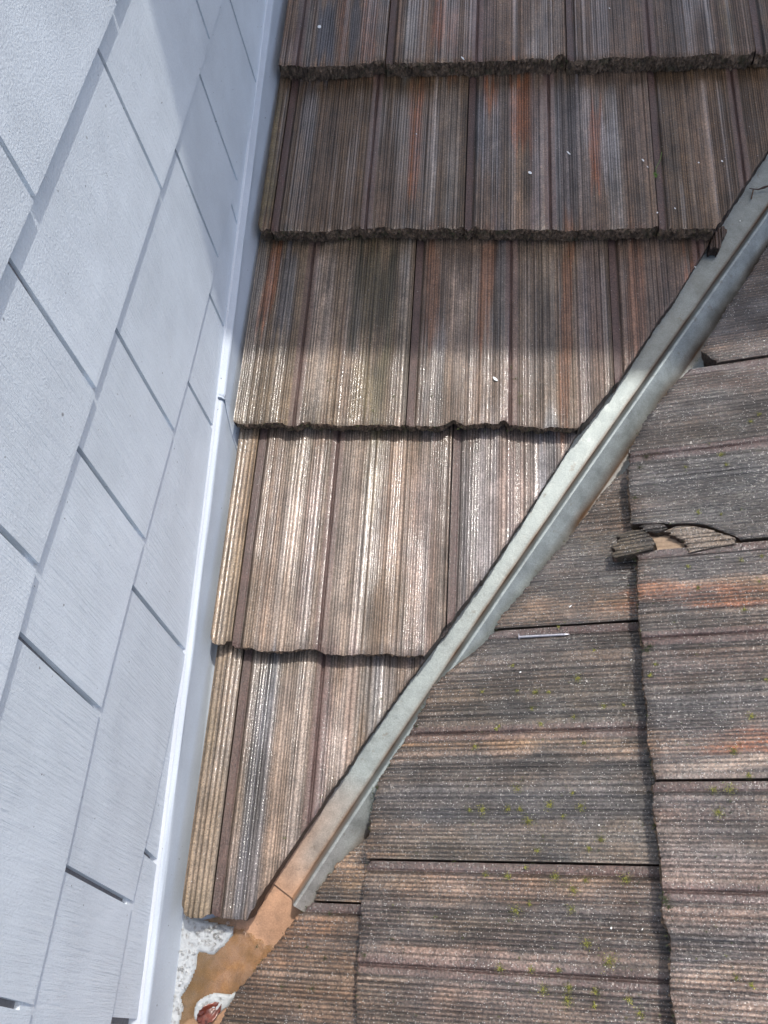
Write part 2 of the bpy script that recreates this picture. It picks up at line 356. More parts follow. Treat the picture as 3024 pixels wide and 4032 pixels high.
A_ST = streaks(FA, [
 # top row
 (1205,0,1190,225,50,'gry',.8),(1290,0,1275,225,70,'sl',.9),(1355,0,1345,225,30,'dor',.6),(1400,0,1395,200,40,'sl',.7),(1455,0,1445,220,50,'dor',.7),(1160,120,1150,240,70,'mar',.35),
 (1620,0,1610,220,50,'gry',.8),(1730,0,1725,150,44,'org',.75),(1780,60,1778,215,34,'dor',.7),(1900,0,1890,220,90,'vio',.45),(2150,0,2150,220,120,'gry',.5),
 (2400,0,2400,220,160,'brn',.5),(2720,0,2740,220,180,'dk',.4),(2850,0,2870,220,60,'olv',.3),
 # second row
 (1075,330,1045,860,60,'olv',.5),(1225,330,1200,560,45,'sl',.6),(1270,450,1240,860,120,'dk',.35),(1530,400,1510,860,110,'brn',.5),(1640,430,1630,740,46,'org',.75),(1640,330,1636,430,60,'dor',.4),(1720,330,1695,860,14,'crm',.85),(1775,330,1765,860,60,'gry',.6),
 (1890,330,1880,620,50,'sl',.7),(1935,330,1935,420,50,'org',.7),(1935,430,1930,700,70,'lsl',.4),(1990,330,1985,860,40,'dk',.5),(2045,330,2055,560,74,'org',.85),(2030,600,2020,870,80,'tan',.35),(2110,330,2110,860,40,'vio',.6),
 (2230,330,2230,860,90,'sl',.6),(2300,330,2300,800,50,'lsl',.25),(2345,420,2350,720,40,'org',.9),(2395,480,2400,720,56,'wht',.75),(2400,330,2440,860,60,'gry',.5),(2490,330,2510,870,90,'brn',.5),(2745,330,2780,870,90,'lbr',.35),(2860,330,2900,800,60,'dk',.4),
 # third row
 (1010,950,950,1660,40,'gry',.7),(1075,950,1040,1230,50,'org',.65),(1130,950,1115,1300,60,'sl',.7),(1280,950,1240,1640,90,'crm',.5),(1390,1150,1370,1660,80,'lbr',.5),(1490,1000,1450,1330,150,'dmo',.7),(1470,1380,1440,1640,120,'olv',.5),(1600,950,1580,1640,60,'gry',.6),
 (1710,950,1690,1330,50,'dor',.5),(1730,1300,1690,1660,60,'lsl',.4),(1820,1080,1800,1500,90,'crm',.6),(1930,950,1900,1330,50,'dor',.6),(1975,950,1970,1340,56,'sl',.6),(2050,950,2050,1640,60,'lbr',.5),(2150,1200,2140,1440,90,'blk',.5),(2150,950,2150,1200,60,'gry',.4),(2235,950,2220,1660,40,'dor',.6),(2330,950,2330,1640,100,'vio',.5),
 (2500,950,2500,1380,60,'dor',.4),(2560,950,2570,1300,40,'brn',.5),(2730,1040,2720,1120,60,'org',.6),
 # fourth row
 (1110,1740,1030,2520,70,'lbr',.6),(1190,1740,1120,2520,70,'crm',.55),(1260,1740,1200,2400,50,'pnk',.5),(1400,1740,1350,2540,90,'crm',.5),(1500,1740,1470,2000,90,'olv',.35),(1580,1740,1540,2540,120,'lbr',.6),(1680,1740,1660,2540,100,'pnk',.55),
 (1850,1740,1850,2300,60,'sl',.5),(1920,1740,1910,2240,60,'wht',.55),(2010,1740,2000,2100,100,'pnk',.6),(2160,1740,2150,1900,60,'lsl',.6),
 # fifth row
 (960,2620,890,3500,70,'lbr',.5),(1060,2620,970,3580,80,'sl',.75),(1030,2980,1000,3300,60,'blk',.4),(1080,2620,1040,2900,30,'lsl',.6),(1180,2620,1100,3500,100,'crm',.4),(1290,2620,1230,3200,60,'vio',.6),(1370,2620,1330,3000,90,'pnk',.8),(1350,2700,1320,3000,50,'wht',.5),(1490,2620,1470,2850,120,'lsl',.5),
])
B_ST = streaks(FB, horiz=True, lst=[
 (2800,1350,3024,1330,70,'lbr',.7),(2800,1250,3024,1235,60,'dk',.5),(2700,1500,3024,1480,110,'mar',.5),(2600,1650,3024,1640,70,'dk',.5),(2550,1850,3024,1850,160,'blk',.7),(2560,2020,3024,1990,110,'sl',.4),
 (2520,2225,3024,2200,90,'blk',.6),(2530,2290,3024,2260,20,'lbr',.8),(2520,2345,3024,2310,120,'tan',.7),(2510,2372,2960,2338,90,'org',.95),(2530,2460,3024,2420,60,'gry',.5),
 (2560,2620,3024,2590,90,'vio',.5),(2570,2760,3024,2740,110,'sl',.6),(2590,2820,3024,2800,60,'blk',.5),(2780,2920,3024,2925,80,'org',.95),(2600,2910,2850,2910,70,'lbr',.6),(2600,3020,3024,3010,50,'crm',.6),
 (2600,3180,3024,3180,80,'vio',.5),(2610,3260,3024,3260,50,'dk',.4),(2620,3340,3024,3340,80,'lsl',.35),(2620,3440,3024,3440,110,'pnk',.6),
 (2640,3600,3024,3600,80,'pnk',.5),(2640,3720,3024,3720,90,'sl',.8),(2650,3810,3024,3810,50,'crm',.5),(2650,3900,3024,3920,90,'blk',.35),(2650,3990,3024,4000,60,'lbr',.5),
 (2230,2010,2490,2000,120,'lbr',.35),(2200,2150,2490,2140,90,'olv',.35),(2150,2240,2500,2220,90,'blk',.6),(2050,2330,2500,2310,60,'dk',.4),(2030,2420,2500,2390,70,'lbr',.65),
 (1980,2560,2560,2540,100,'dk',.4),(1900,2690,2560,2670,100,'dk',.5),(1750,2790,2560,2790,70,'blk',.45),(1640,2915,2560,2900,70,'tan',.7),(1600,2975,2560,2960,50,'lbr',.6),(1600,3020,2560,3020,50,'blk',.5),(1520,3150,2560,3150,140,'sl',.6),(1520,3310,2560,3310,110,'gry',.7),(1520,3280,2000,3290,60,'crm',.4),
 (1500,3490,2560,3490,110,'lbr',.5),(1500,3590,2600,3590,60,'dk',.5),(1480,3660,2600,3670,70,'gry',.4),(1480,3700,2600,3720,50,'sl',.4),(1480,3770,2600,3780,70,'pnk',.7),
 (1480,3950,2600,3970,130,'pnk',.5),(1700,4000,2100,4010,60,'blk',.4),(1480,3890,2600,3900,40,'dk',.4),
 (1250,3400,1480,3380,110,'tan',.55),(1250,3510,1480,3510,40,'dk',.5),(1150,3680,1460,3680,120,'dk',.3),(1050,3900,1430,3900,150,'lbr',.5),
])
def vm(F, k): return k * F.E
TA = [M_A, M_CR]; TBm = [M_B, M_CR]
GA = 'ribbed concrete tiles of the roof beside the white wall'; GB = 'ribbed concrete tiles of the side roof right of the valley'
def tileA(k, u0, u1, base, label, **kw):
    o = slab('roof_tile', FA, k * E, u0 + .0006, u1 - .0006, TA, 100 + k * 17 + int(u0 * 1000) % 97, base, A_ST, vlo=lambda u: cutA(u), thick=kw.pop('thick', (.026, .026, .027, .033, .042, .04)[k]), under=(.3, .22, .16, .06, -.05, 0)[k], gap=.0003, **kw)
    return tag(o, label, 'roof tile', GA, 'thing')
def tileB(k, u0, u1, base, label, vlo=None, **kw):
    f = vlo or (lambda u: cutB(u))
    o = slab('roof_tile', FB, k * EB, u0 + .0006, u1 - .0006, TBm, 500 + k * 23 + int(abs(u0) * 1000) % 89, base, B_ST, vlo=f, thick=kw.pop('thick', .029), gap=.00055, **kw)
    return tag(o, label, 'roof tile', GB, 'thing')
BR = (128, 104, 84); DB = (108, 88, 68); LB = (130, 116, 106); PK = (138, 126, 121); TN = (150, 133, 114)  # shade offset in the colour: warmer upper rows, greyer sunlit lower rows
tileA(5, -.010, .30, BR, 'uppermost tile against the flashing, above the row of thick mossy noses')
tileA(5, .30, .61, BR, 'uppermost tile second from the flashing, mostly above the frame')
tileA(5, .61, .92, BR, 'uppermost tile third from the flashing, mostly above the frame')
tileA(5, .92, 1.23, BR, 'uppermost tile farthest from the flashing, at the head of the valley')
tileA(4, -.006, .186, BR, 'top row tile against the flashing with dark slate stripes and a thick mossy nose', mid=.028, chips=[(.172, .012, .010)])
tileA(4, .186, .500, BR, 'top row tile with two orange stripes, second from the flashing', channel=True, mid=.345, chips=[(.488, .008, .012)])
tileA(4, .500, .814, (118, 96, 78), 'top row plain brown tile, third from the flashing', channel=True, mid=.640)
tileA(4, .814, 1.13, DB, 'top row tile at the top right corner beside the valley', channel=True, mid=.97)
tileA(3, -.009, .0137, DB, 'narrow cut strip of tile between the flashing and the second row', wide=True, rnd=(.012, 0))
tileA(3, .0137, .333, DB, 'second row brown tile with one orange stripe and a thin cream line', channel=True, mid=.172, chips=[(.155, .009, .008)])
tileA(3, .333, .640, (124, 106, 92), 'second row tile with slate blue bands and two bright orange stripes', channel=True, mid=.471, chips=[(.350, .007, .006)])
tileA(3, .640, .95, (112, 91, 70), 'second row dull brown tile cut along the valley beside the twig', channel=True, mid=.780)
tileA(2, -.011, .2545, (122, 108, 92), 'third row wet tile with a mossy dark patch, against the flashing', mid=.084, chips=[(.10, .008, .006)])
tileA(2, .2545, .565, (126, 111, 100), 'third row wet glittering tile in the middle, with cream and slate stripes', channel=True, mid=.41, chips=[(.33, .01, .006), (.40, .006, .006)])
tileA(2, .565, .88, (112, 95, 86), 'third row small triangular tile cut along the valley', channel=True, mid=.705)
tileA(1, -.008, .0245, TN, 'narrow tan strip of tile beside the flashing in the fourth row', wide=True, rnd=(.012, 0))
tileA(1, .0245, .3253, LB, 'fourth row wet tile with broad shiny white stripes', channel=True, mid=.150)
tileA(1, .3253, .60, PK, 'fourth row pinkish tile cut along the valley', channel=True)
tileA(0, -.004, .036, TN, 'narrow tan strip of tile with mossy grooves above the foam', wide=True, rnd=(.015, 0), jag=.0012)
tileA(0, .036, .36, LB, 'lowest tile of the wall side roof, a long triangle ending at the foam', channel=True, mid=.153, jag=.0012)
XB = (112, 102, 96)
tileB(1, -1.0, -.69, XB, 'side roof tile beyond the right edge of the view, highest one', channel=True)
tileB(1, -.69, -.38, XB, 'side roof tile beyond the right edge of the view, second highest', channel=True)
tileB(1, -.38, -.07, XB, 'side roof tile beyond the right edge of the view, third highest', channel=True)
tileB(1, -.07, .23, XB, 'side roof tile beyond the right edge of the view, low one', channel=True)
tileB(1, .23, .53, XB, 'side roof tile beyond the right edge of the view, lowest one', channel=True)
# the corner of this one has cracked away
def zb(x, y): return onF(FB, 2324 + x * .422, 1950 + y * .422)
crk = curve([(zb(400, 258)[0], zb(400, 258)[1]), (zb(1050, 263)[0], zb(1050, 263)[1]), (zb(1150, 300)[0], zb(1150, 300)[1]), (zb(1250, 340)[0], zb(1250, 340)[1]), (zb(1365, 400)[0], zb(1365, 400)[1]), (zb(1380, 475)[0], zb(1380, 475)[1])])
ucr = zb(400, 258)[0]
brk = curve([onF(FB, *p) for p in [(2742, 1366), (2760, 1380), (2781, 1392), (2805, 1425), (2821, 1449), (2830, 1460)]]); brk0 = onF(FB, 2742, 1366)[0]
tileB(0, -1.08, -.769, (96, 84, 76), 'side roof tile at the top right with a broken pointed corner by the valley',
      vlo=lambda u: np.maximum(cutB(u), np.where(u > brk0, brk(u), -9)))
tileB(0, -.769, -.4695, (84, 77, 74), 'dark side roof tile whose lower corner has cracked off', mid=-.62, channel=True,
      vlo=lambda u: np.maximum(cutB(u), np.where(u > ucr, crk(u), -9)), nv=70)
tileB(0, -.469, -.164, (104, 94, 90), 'side roof tile with a wide orange band, under the cracked corner', channel=True, mid=-.341)
tileB(0, -.164, .141, (122, 112, 110), 'side roof tile at the lower right with pink and slate bands', channel=True, mid=-.045)
tileB(0, .141, .45, XB, 'side roof tile in the bottom right corner, nearly all below the frame', channel=True, mid=.27)
tileB(-1, -.685, -.380, (106, 93, 84), 'side roof tile under the loose broken piece, cut to a triangle by the valley', channel=True)
tileB(-1, -.380, -.0764, (98, 90, 84), 'side roof tile under the nail with a pale tan band', channel=True, mid=-.235)
tileB(-1, -.0764, .229, (126, 113, 106), 'side roof tile near the bottom middle with scattered yellow moss', channel=True, mid=.041)
tileB(-1, .229, .53, XB, 'side roof tile wholly below the bottom edge of the view', channel=True)
tileB(-2, -.33, -.029, (128, 108, 88), 'small tan side roof tile beside the lower end of the valley rib', channel=True)
tileB(-2, -.029, .276, (124, 104, 88), 'tan brown side roof tile beside the orange stained valley pan', channel=True)

# broken pieces -----------------------------------------------------------------
def poly_fn(poly):
    poly = np.array(poly)
    def rng(u):
        lo = np.full(len(u), 9.); hi = np.full(len(u), -9.)
        for a, b in zip(poly, np.roll(poly, -1, 0)):
            x0, x1 = min(a[0], b[0]), max(a[0], b[0]); m = (u >= x0) & (u <= x1)
            if x1 - x0 < 1e-9: continue
            v = a[1] + (u - a[0]) / (b[0] - a[0]) * (b[1] - a[1])
            lo = np.where(m, np.minimum(lo, v), lo); hi = np.where(m, np.maximum(hi, v), hi)
        return lo, hi
    return rng
def fragment(name, F, poly, base, st, seed, tilt, thin, label, cat, grp, mats):
    p = np.array(poly); fn = poly_fn(poly)
    o = slab(name, F, -9, p[:, 0].min() + 1e-4, p[:, 0].max() - 1e-4, mats, seed, base, st, vlo=lambda u: fn(u)[0], vhi=lambda u: fn(u)[1] + .004 * (n1(u * 330, seed) - .5) + .002 * (n1(u * 800, seed) - .5), du=.0006, nv=40, tilt=tilt, thin=thin, drop_cut=thin, ejag=.0065)
    return tag(o, label, cat, grp)
fr1 = [zb(*p) for p in [(690, 330), (800, 282), (905, 276), (1060, 302), (1200, 350), (1358, 395), (1350, 448), (1180, 480), (1050, 505), (930, 532), (885, 490), (855, 425), (760, 355)]]
fragment('tile_fragment', FB, fr1, (134, 126, 120), [], 811, lambda v: -.004 - .06 * (v - .02), .022, 'long grey tile splinter still lying in the cracked gap', 'tile fragment', 'broken pieces of tile', TBm)
zl = lambda x, y: onF(FB, 2324 + x * .422, 1950 + y * .422, -.006)
fr2 = [zl(*p) for p in [(198, 560), (225, 455), (262, 400), (360, 340), (500, 352), (560, 395), (600, 440), (610, 520), (450, 556), (330, 575), (235, 600)]]
fragment('tile_fragment', FB, fr2, (110, 102, 88), [], 823, lambda v: -.001 + .09 * (v + .02), .015, 'loose half round chip of ribbed tile lying over the tile edge', 'tile fragment', 'broken pieces of tile', TBm)
fr3 = [onF(FB, *p) for p in [(2524, 2062), (2560, 2056), (2600, 2064), (2628, 2078), (2600, 2092), (2570, 2098), (2535, 2090)]]
fragment('tile_fragment', FB, fr3, (78, 70, 66), [], 829, lambda v: -.003 + 0 * v, .02, 'dark crumbled bit of tile at the left end of the crack', 'tile fragment', 'broken pieces of tile', TBm)
za = lambda x, y, h=-.03: onF(FA, 2424 + x * .3617, 550 + y * .3617, h)
fr4 = [za(*p) for p in [(1080, 1000), (1165, 965), (1205, 1000), (1175, 1090), (1120, 1195), (1015, 1190)]]
fragment('tile_fragment', FA, fr4, (92, 74, 64), [], 833, lambda v: -.024 + 0 * v, .02, 'dark brown broken corner under the second row where it meets the valley', 'tile fragment', 'broken pieces of tile', TA)
# tan underlap of the neighbouring tile, bared by the missing corner
ul = [zb(*p) for p in [(440, 330), (1250, 300), (1420, 470), (900, 560), (430, 600)]]
o = slab('underlap', FB, -9, min(p[0] for p in ul), -.4695, [simple('bare_concrete', (.30, .22, .155), .8), M_CR], 77, (205, 170, 132), [], vlo=lambda u: np.full(len(u), .004), vhi=lambda u: np.full(len(u), .22), tilt=lambda v: -.013 - T * v / EB, thin=.01, wide=True, nv=20)
tag(o, 'bare tan interlocking edge of tile showing through the cracked gap', 'tile edge')

# ---------------------------------------------------------------- roof decks, ground, shading eave
def sheet(name, F, u0, u1, v0, v1, h, m, clip=None):
    V = [pt(F, u0, v0, h), pt(F, u1, v0, h), pt(F, u1, v1, h), pt(F, u0, v1, h)]
    return tag(mesh_obj(name, V, [[0, 1, 2, 3]], [m], origin=(0, 0, 0)), kind='structure')
# the two decks meet in the valley
def vz(x): return (FB.O[2] + (x - FB.O[0]) * math.tan(Q_)) / math.tan(P_)
dz = -.068
def zA(x, y): return y * math.tan(P_) + dz
def zB(x, y): return FB.O[2] + (x - FB.O[0]) * math.tan(Q_) + dz
y0, y1 = -1.0, 2.6
xa = lambda y: FB.O[0] + (y * math.tan(P_) - FB.O[2]) / math.tan(Q_)
VA = [(-.6, y0, zA(0, y0)), (xa(y0), y0, zA(0, y0)), (xa(y1), y1, zA(0, y1)), (-.6, y1, zA(0, y1))]
tag(mesh_obj('roof_deck', VA, [[0, 1, 2, 3]], [M_DECK], origin=(0, 0, 0)), kind='structure')
VB = [(xa(y0), y0, zB(xa(y0), y0)), (1.6, y0, zB(1.6, y0)), (1.6, y1, zB(1.6, y1)), (xa(y1), y1, zB(xa(y1), y1))]
tag(mesh_obj('side_roof_deck', VB, [[0, 1, 2, 3]], [M_DECK], origin=(0, 0, 0)), kind='structure')
tag(mesh_obj('ground', [(-60, -60, -3.2), (60, -60, -3.2), (60, 60, -3.2), (-60, 60, -3.2)], [[0, 1, 2, 3]], [M_GRD], origin=(0, 0, 0)), kind='structure')
# overhanging upper eave that shades the top of the view (outside the frame)
d_e = 3.4; bx, by, bz = .3, .845, .195
ex, ey, ez = 0, by + SUN.y / SUN.z * d_e, bz + d_e
bm = bmesh.new()
for (sx, sy, sz, cx, cy, cz) in ((5.0, 1.8, .03, 1.2, ey + .9, ez + .015), (5.0, .025, .16, 1.2, ey + .0145, ez + .112), (5.0, 1.8, .02, 1.2, ey + .93, ez + .205)):
    g = bmesh.ops.create_cube(bm, size=1); bmesh.ops.scale(bm, vec=(sx, sy, sz), verts=g['verts']); bmesh.ops.translate(bm, vec=(cx, cy, cz), verts=g['verts'])
me = bpy.data.meshes.new('roof_eave'); bm.to_mesh(me); me.materials.append(M_EAV)
tag(link('roof_eave', me), kind='structure')

# ---------------------------------------------------------------- shingled wall
def wl(pts): 
    q = sorted(onW(*p) for p in pts); ys = [a[0] for a in q]; zs = [a[1] for a in q]
    return lambda y: np.interp(y, ys, zs)
C1 = wl([(0, 1092), (200, 630), (398, 159), (459, 14)])
C2 = wl([(788, 273), (622, 781), (461, 1278), (372, 1550), (155, 2200), (76, 2492), (0, 2760)])
C3 = wl([(929, 723), (853, 1034), (739, 1495), (564, 2136), (517, 2311), (390, 2810), (257, 3418), (123, 3989)])
C4 = wl([(669, 2868), (600, 3200), (564, 3360), (517, 3570), (434, 4032)])
m1 = float(C1(.6)); C0 = lambda y: np.full_like(np.asarray(y, float), m1 + .203); m4 = float(C4(.1))
CX = lambda y: np.full_like(np.asarray(y, float), m1 + .406); C5 = lambda y: np.full_like(np.asarray(y, float), m4 - .21)
C6 = lambda y: np.full_like(np.asarray(y, float), m4 - .42)
def J(a, b): return onW(*a), onW(*b)
def vert(y): return ((y, 2.), (y, 0.))
rows = [
 (CX, lambda y: CX(y) + .2, [vert(v) for v in (-.35, -.1, .12, .38, .66, .9, 1.2, 1.45, 1.7)]),
 (C0, CX, [vert(v) for v in (-.4, -.2, .05, .3, .58, .78, 1.05, 1.3, 1.6)]),
 (C1, C0, [vert(v) for v in (-.32, -.05, .22)] + [J((0, 542), (134, 785)), J((437, -60), (459, 14))] + [vert(v) for v in (1.1, 1.32, 1.6)]),
 (C2, C1, [vert(v) for v in (-.3, .02)] + [J((0, 2072), (145, 2231)), J((47, 1004), (372, 1535)), J((396, 170), (628, 732)), J((777, 0), (817, 137))] + [vert(v) for v in (1.38, 1.62)]),
 (C3, C2, [vert(-.36), J((0, 3942), (123, 3971)), J((80, 2492), (391, 2796)), J((307, 1749), (563, 2121)), J((461, 1288), (680, 1694)), J((692, 571), (855, 1009)), J((788, 273), (931, 712)), J((913, 0), (1013, 347)), vert(1.55)]),
 (C4, C3, [vert(v) for v in (-.42, -.2)] + [J((259, 3414), (517, 3559)), J((521, 2304), (731, 2571)), J((739, 1495), (846, 1698)), J((826, 1152), (886, 1293)), vert(1.0), vert(1.25), J((1040, -60), (1050, 25)), vert(1.7)]),
 (C5, C4, [vert(v) for v in (-.35, -.12)] + [J((569, 3347), (611, 3385)), vert(.246), vert(.5), vert(.8), vert(1.05), vert(1.4)]),
 (C6, C5, [vert(v) for v in (-.5, -.2, .1, .4, .7, 1.0, 1.4)]),
]
wallE = empty('shingle_wall', (XW, .6, 0)); tag(wallE, 'pale grey blue shingled house wall rising on the left', 'wall')
THS = {0: .005, 1: .005, 2: .0058, 3: .0032, 4: .0018, 5: .0015, 6: .0015, 7: .002, -1: .004}; TH = .0052
rs = random.Random(3)
for ri, (lo, hi, js) in enumerate(rows):
    th_ = THS[ri]
    js = sorted(js, key=lambda j: j[1][0]); js = [((-.75, 2), (-.75, 0))] + js + [((2.3, 2), (2.3, 0))]
    for a, b in zip(js[:-1], js[1:]):
        def yat(j, z): (ya, za), (yb, zb_) = j; return ya + (yb - ya) * (z - za) / (zb_ - za)
        zl0 = float(lo(a[1][0])); zh = float(hi(a[0][0])) + .02
        n = max(6, int((b[1][0] - a[1][0]) / .004)); t = np.linspace(0, 1, n)
        gap = .0034
        V = []; Fc = []
        dz_ = rs.uniform(-.0015, .0015); sd_ = rs.random() * 90
        yb_ = yat(a, zl0) + gap + (yat(b, zl0) - yat(a, zl0) - 2 * gap) * t
        z_b = lo(yb_) + dz_ + .0007 * (n1(yb_ * 700, sd_) - .5)
        prof = []
        for fr, dx in ((0, 0), (.0012, .0009), (.03, .0008), (.5, -THS[ri - 1] * .5), (.905, -THS[ri - 1]), (1, -THS[ri - 1] - .0012)):
            zz = z_b + (zh - z_b) * fr
            yy = yat(a, zz) + gap + (yat(b, zz) - yat(a, zz) - 2 * gap) * t
            prof.append(np.stack([np.full(n, XW + dx - (.0009 if fr == 0 else 0)), yy, zz], 1))
        bk = [p.copy() for p in (prof[0], prof[-1])]
        for p in bk: p[:, 0] = XW - TH - .004
        rings = [bk[0]] + prof + [bk[1]]
        V = np.concatenate(rings); R_ = len(rings)
        f = grid_faces(R_, n, 0, True).tolist()
        for e in (0, n - 1):
            loop = [r * n + e for r in range(R_)]
            f.append(loop if e == 0 else loop[::-1])
        mesh_obj('shingle', V, f, [M_SH], parent=wallE)
bV = [(XW - TH - .0035, -.8, -.6), (XW - TH - .0035, 2.4, -.6), (XW - TH - .0035, 2.4, 1.35), (XW - TH - .0035, -.8, 1.35), (XW - .3, -.8, -.6), (XW - .3, 2.4, -.6), (XW - .3, 2.4, 1.35), (XW - .3, -.8, 1.35)]
mesh_obj('sheathing', bV, [[0, 1, 2, 3], [4, 7, 6, 5], [0, 3, 7, 4], [1, 5, 6, 2], [3, 2, 6, 7], [0, 4, 5, 1]], [simple('joint_shadow_grey', (.20, .20, .215), .6, bmp=0)], parent=wallE)
uV = [(XW - .002, -.8, 1.352), (XW - .002, 2.4, 1.352), (XW - .002, 2.4, 3.6), (XW - .002, -.8, 3.6), (XW - .3, -.8, 1.352), (XW - .3, 2.4, 1.352), (XW - .3, 2.4, 3.6), (XW - .3, -.8, 3.6)]
mesh_obj('upper_siding', uV, [[0, 1, 2, 3], [4, 7, 6, 5], [0, 3, 7, 4], [1, 5, 6, 2], [3, 2, 6, 7], [0, 4, 5, 1]], [M_SH], parent=wallE)

# ---------------------------------------------------------------- wall flashing (two overlapping lengths) and its caulk bead
def sweep(name, prof, v0, v1, m, n=60, wob=.0, closed=False, parent=None, F=FA, endskew=0.):
    vs = np.linspace(v0, v1, n); V = []
    for i, v in enumerate(vs):
        for k, (x, h) in enumerate(prof):
            dx = wob * (n1(v * 9, k) - .5) * 2
            V.append(pt(F, x + dx, v + endskew * (h if i == 0 else 0), h + wob * .6 * (n1(v * 13, 7 + k) - .5)))
    f = grid_faces(n, len(prof)).tolist()
    return mesh_obj(name, V, f, [m], parent=parent, smooth=False)
def flash_prof(d=0.):
    P = [(-.0440, .0150), (-.0330, .0135 + d), (-.0290 + d, .0115 + d)]
    c = (-.0290 + d, .0085 + d)                                   # rolled bend
    for a in (70, 45, 20, 0): P.append((c[0] + .0032 * math.cos(RAD(a)), c[1] + .003 * math.sin(RAD(a))))
    P += [(-.0253 + d, .004), (-.0200 + d, -.022), (-.0135 + d, -.046), (-.0105 + d, -.0535), (.06, -.0545)]
    return P
sB = onF(FA, 876, 1602, .01)[1]
o = sweep('wall_flashing', flash_prof(.0022), sB, 2.2, M_FL, 140, .0006, endskew=1.1); tag(o, 'upper length of glossy white painted flashing folded against the shingles', 'flashing', 'white flashing along the foot of the wall')
o2 = sweep('wall_flashing', flash_prof(0.), -.8, sB + .06, M_FL, 140, .0006); tag(o2, 'lower length of white painted flashing running down to the foam', 'flashing', 'white flashing along the foot of the wall')
for q in (o, o2):
    for p in q.data.polygons: p.use_smooth = True
    md = q.modifiers.new('thickness', 'SOLIDIFY'); md.thickness = .0009; md.offset = -1
vs = np.linspace(-.75, 2.1, 420); V = []
for v in vs:
    bulge = .0016 * n1(v * 70, 4) + .003 * max(0, n1(v * 26, 9) - .55)
    for k, (x, h) in enumerate(((-.0445, .026 + bulge), (-.0400, .021 + bulge), (-.0350, .0170 + bulge * .5), (-.0325, .0145))):
        V.append(pt(FA, x, v, h))
tag(mesh_obj('caulk_bead', V, grid_faces(len(vs), 4), [M_CK], smooth=True), 'uneven white caulk bead sealing the flashing to the shingles', 'caulk')

# ---------------------------------------------------------------- valley metal
def path_from(pix, F, h):
    out = [pt(F, *onF(F, px, py, h), h) for px, py in pix]; return np.array(out)
PK_H = -.014
pk = path_from([(1158, 3568), (1400, 3205), (1640, 2840), (1880, 2475), (2110, 2124), (2300, 1868), (2476, 1630), (2690, 1322), (2916, 1000), (3024, 846)], FA, PK_H)
pk = np.concatenate([pk, [pk[-1] + (pk[-1] - pk[-3]) * 1.0, pk[-1] + (pk[-1] - pk[-3]) * 2.6, pk[-1] + (pk[-1] - pk[-3]) * 4.5]])
sarr = np.concatenate([[0], np.cumsum(np.linalg.norm(np.diff(pk, axis=0), axis=1))]); L = sarr[-1]
c_ = [np.polyfit(sarr, pk[:, i], 3) for i in range(3)]
ts = np.linspace(0, L, 260); PKP = np.stack([np.polyval(c, ts) for c in c_], 1)
dirv = np.gradient(PKP, axis=0); dirv /= np.linalg.norm(dirv, axis=1)[:, None]
sA = np.cross(FA.N, dirv); sA /= np.linalg.norm(sA, axis=1)[:, None]          # up-left, in the main roof plane
sBv = -np.cross(FB.N, dirv); sBv /= np.linalg.norm(sBv, axis=1)[:, None]      # to the right, in the side roof plane
# profile: (side, offset, depth below the peak)
prof = [('A', .150, -.034), ('A', .060, -.034), ('A', .040, -.034), ('A', .025, -.034), ('A', .016, -.034), ('A', .0115, -.0335), ('A', .0098, -.031), ('A', .0085, -.028), ('A', .0025, -.003), ('A', .0016, -.0008), ('A', 0, 0),
        ('B', .0016, -.0006), ('B', .0026, -.0025), ('B', .011, -.018), ('B', .0185, -.0305), ('B', .0198, -.0335), ('B', .0215, -.0350), ('B', .034, -.0385), ('B', .050, -.042), ('B', .150, -.05)]
V = []; Cc = []
zinc = np.array([.27, .305, .305]); rust = lin((104, 80, 60)); clay = lin((186, 146, 116)) * .85; pale = np.array([.245, .28, .28])
for i in range(len(ts)):
    low = 1 - min(1, ts[i] / .18)
    for (sd_, off, dp) in prof:
        nrm = FA.N if sd_ == 'A' else FB.N; sv = sA[i] if sd_ == 'A' else sBv[i]
        lift = 0.
        p = PKP[i] + sv * off + nrm * (dp + lift); V.append(p)
        if sd_ == 'A':
            c = pale if .012 < off < .1 else zinc
            fold = math.exp(-((off - .0105) / .0035) ** 2) * (.55 + .5 * n1(ts[i] * 30, 1)); 
            mud = low * (.35 + .8 * n1(ts[i] * 14 + off * 60, 3)) * (1 if off > .008 else .4)
            al = .8 * (1 - .6 * min(1, mud + fold))
        else:
            c = zinc if off < .021 else pale
            fold = math.exp(-((off - .0198) / .0022) ** 2) * (.45 + .7 * n1(ts[i] * 22, 2)) + (.5 * math.exp(-((ts[i] - .66) / .03) ** 2) if off > .018 else 0); mud = low * .25
            al = .45 * (1 - .6 * min(1, fold))
        fold = min(1, fold); mud = min(1, mud)
        c = c * (1 - fold) + rust * .8 * fold; c = c * (1 - mud) + clay * mud
        if ts[i] < .055 and sd_ == 'A' and off > .008: k = 1 - ts[i] / .055; k *= .9; c = c * (1 - k) + clay * k; al *= 1 - k
        V_c = (*c, al); Cc.append(V_c)
o = mesh_obj('valley_flashing', V, grid_faces(len(ts), len(prof)), [M_ME], col=Cc, smooth=True)
md = o.modifiers.new('thickness', 'SOLIDIFY'); md.thickness = .0009; md.offset = -1
es = o.modifiers.new('edges', 'EDGE_SPLIT'); es.split_angle = RAD(38)
tag(o, 'long galvanised valley flashing with a raised middle rib, running diagonally between the two roofs', 'flashing')

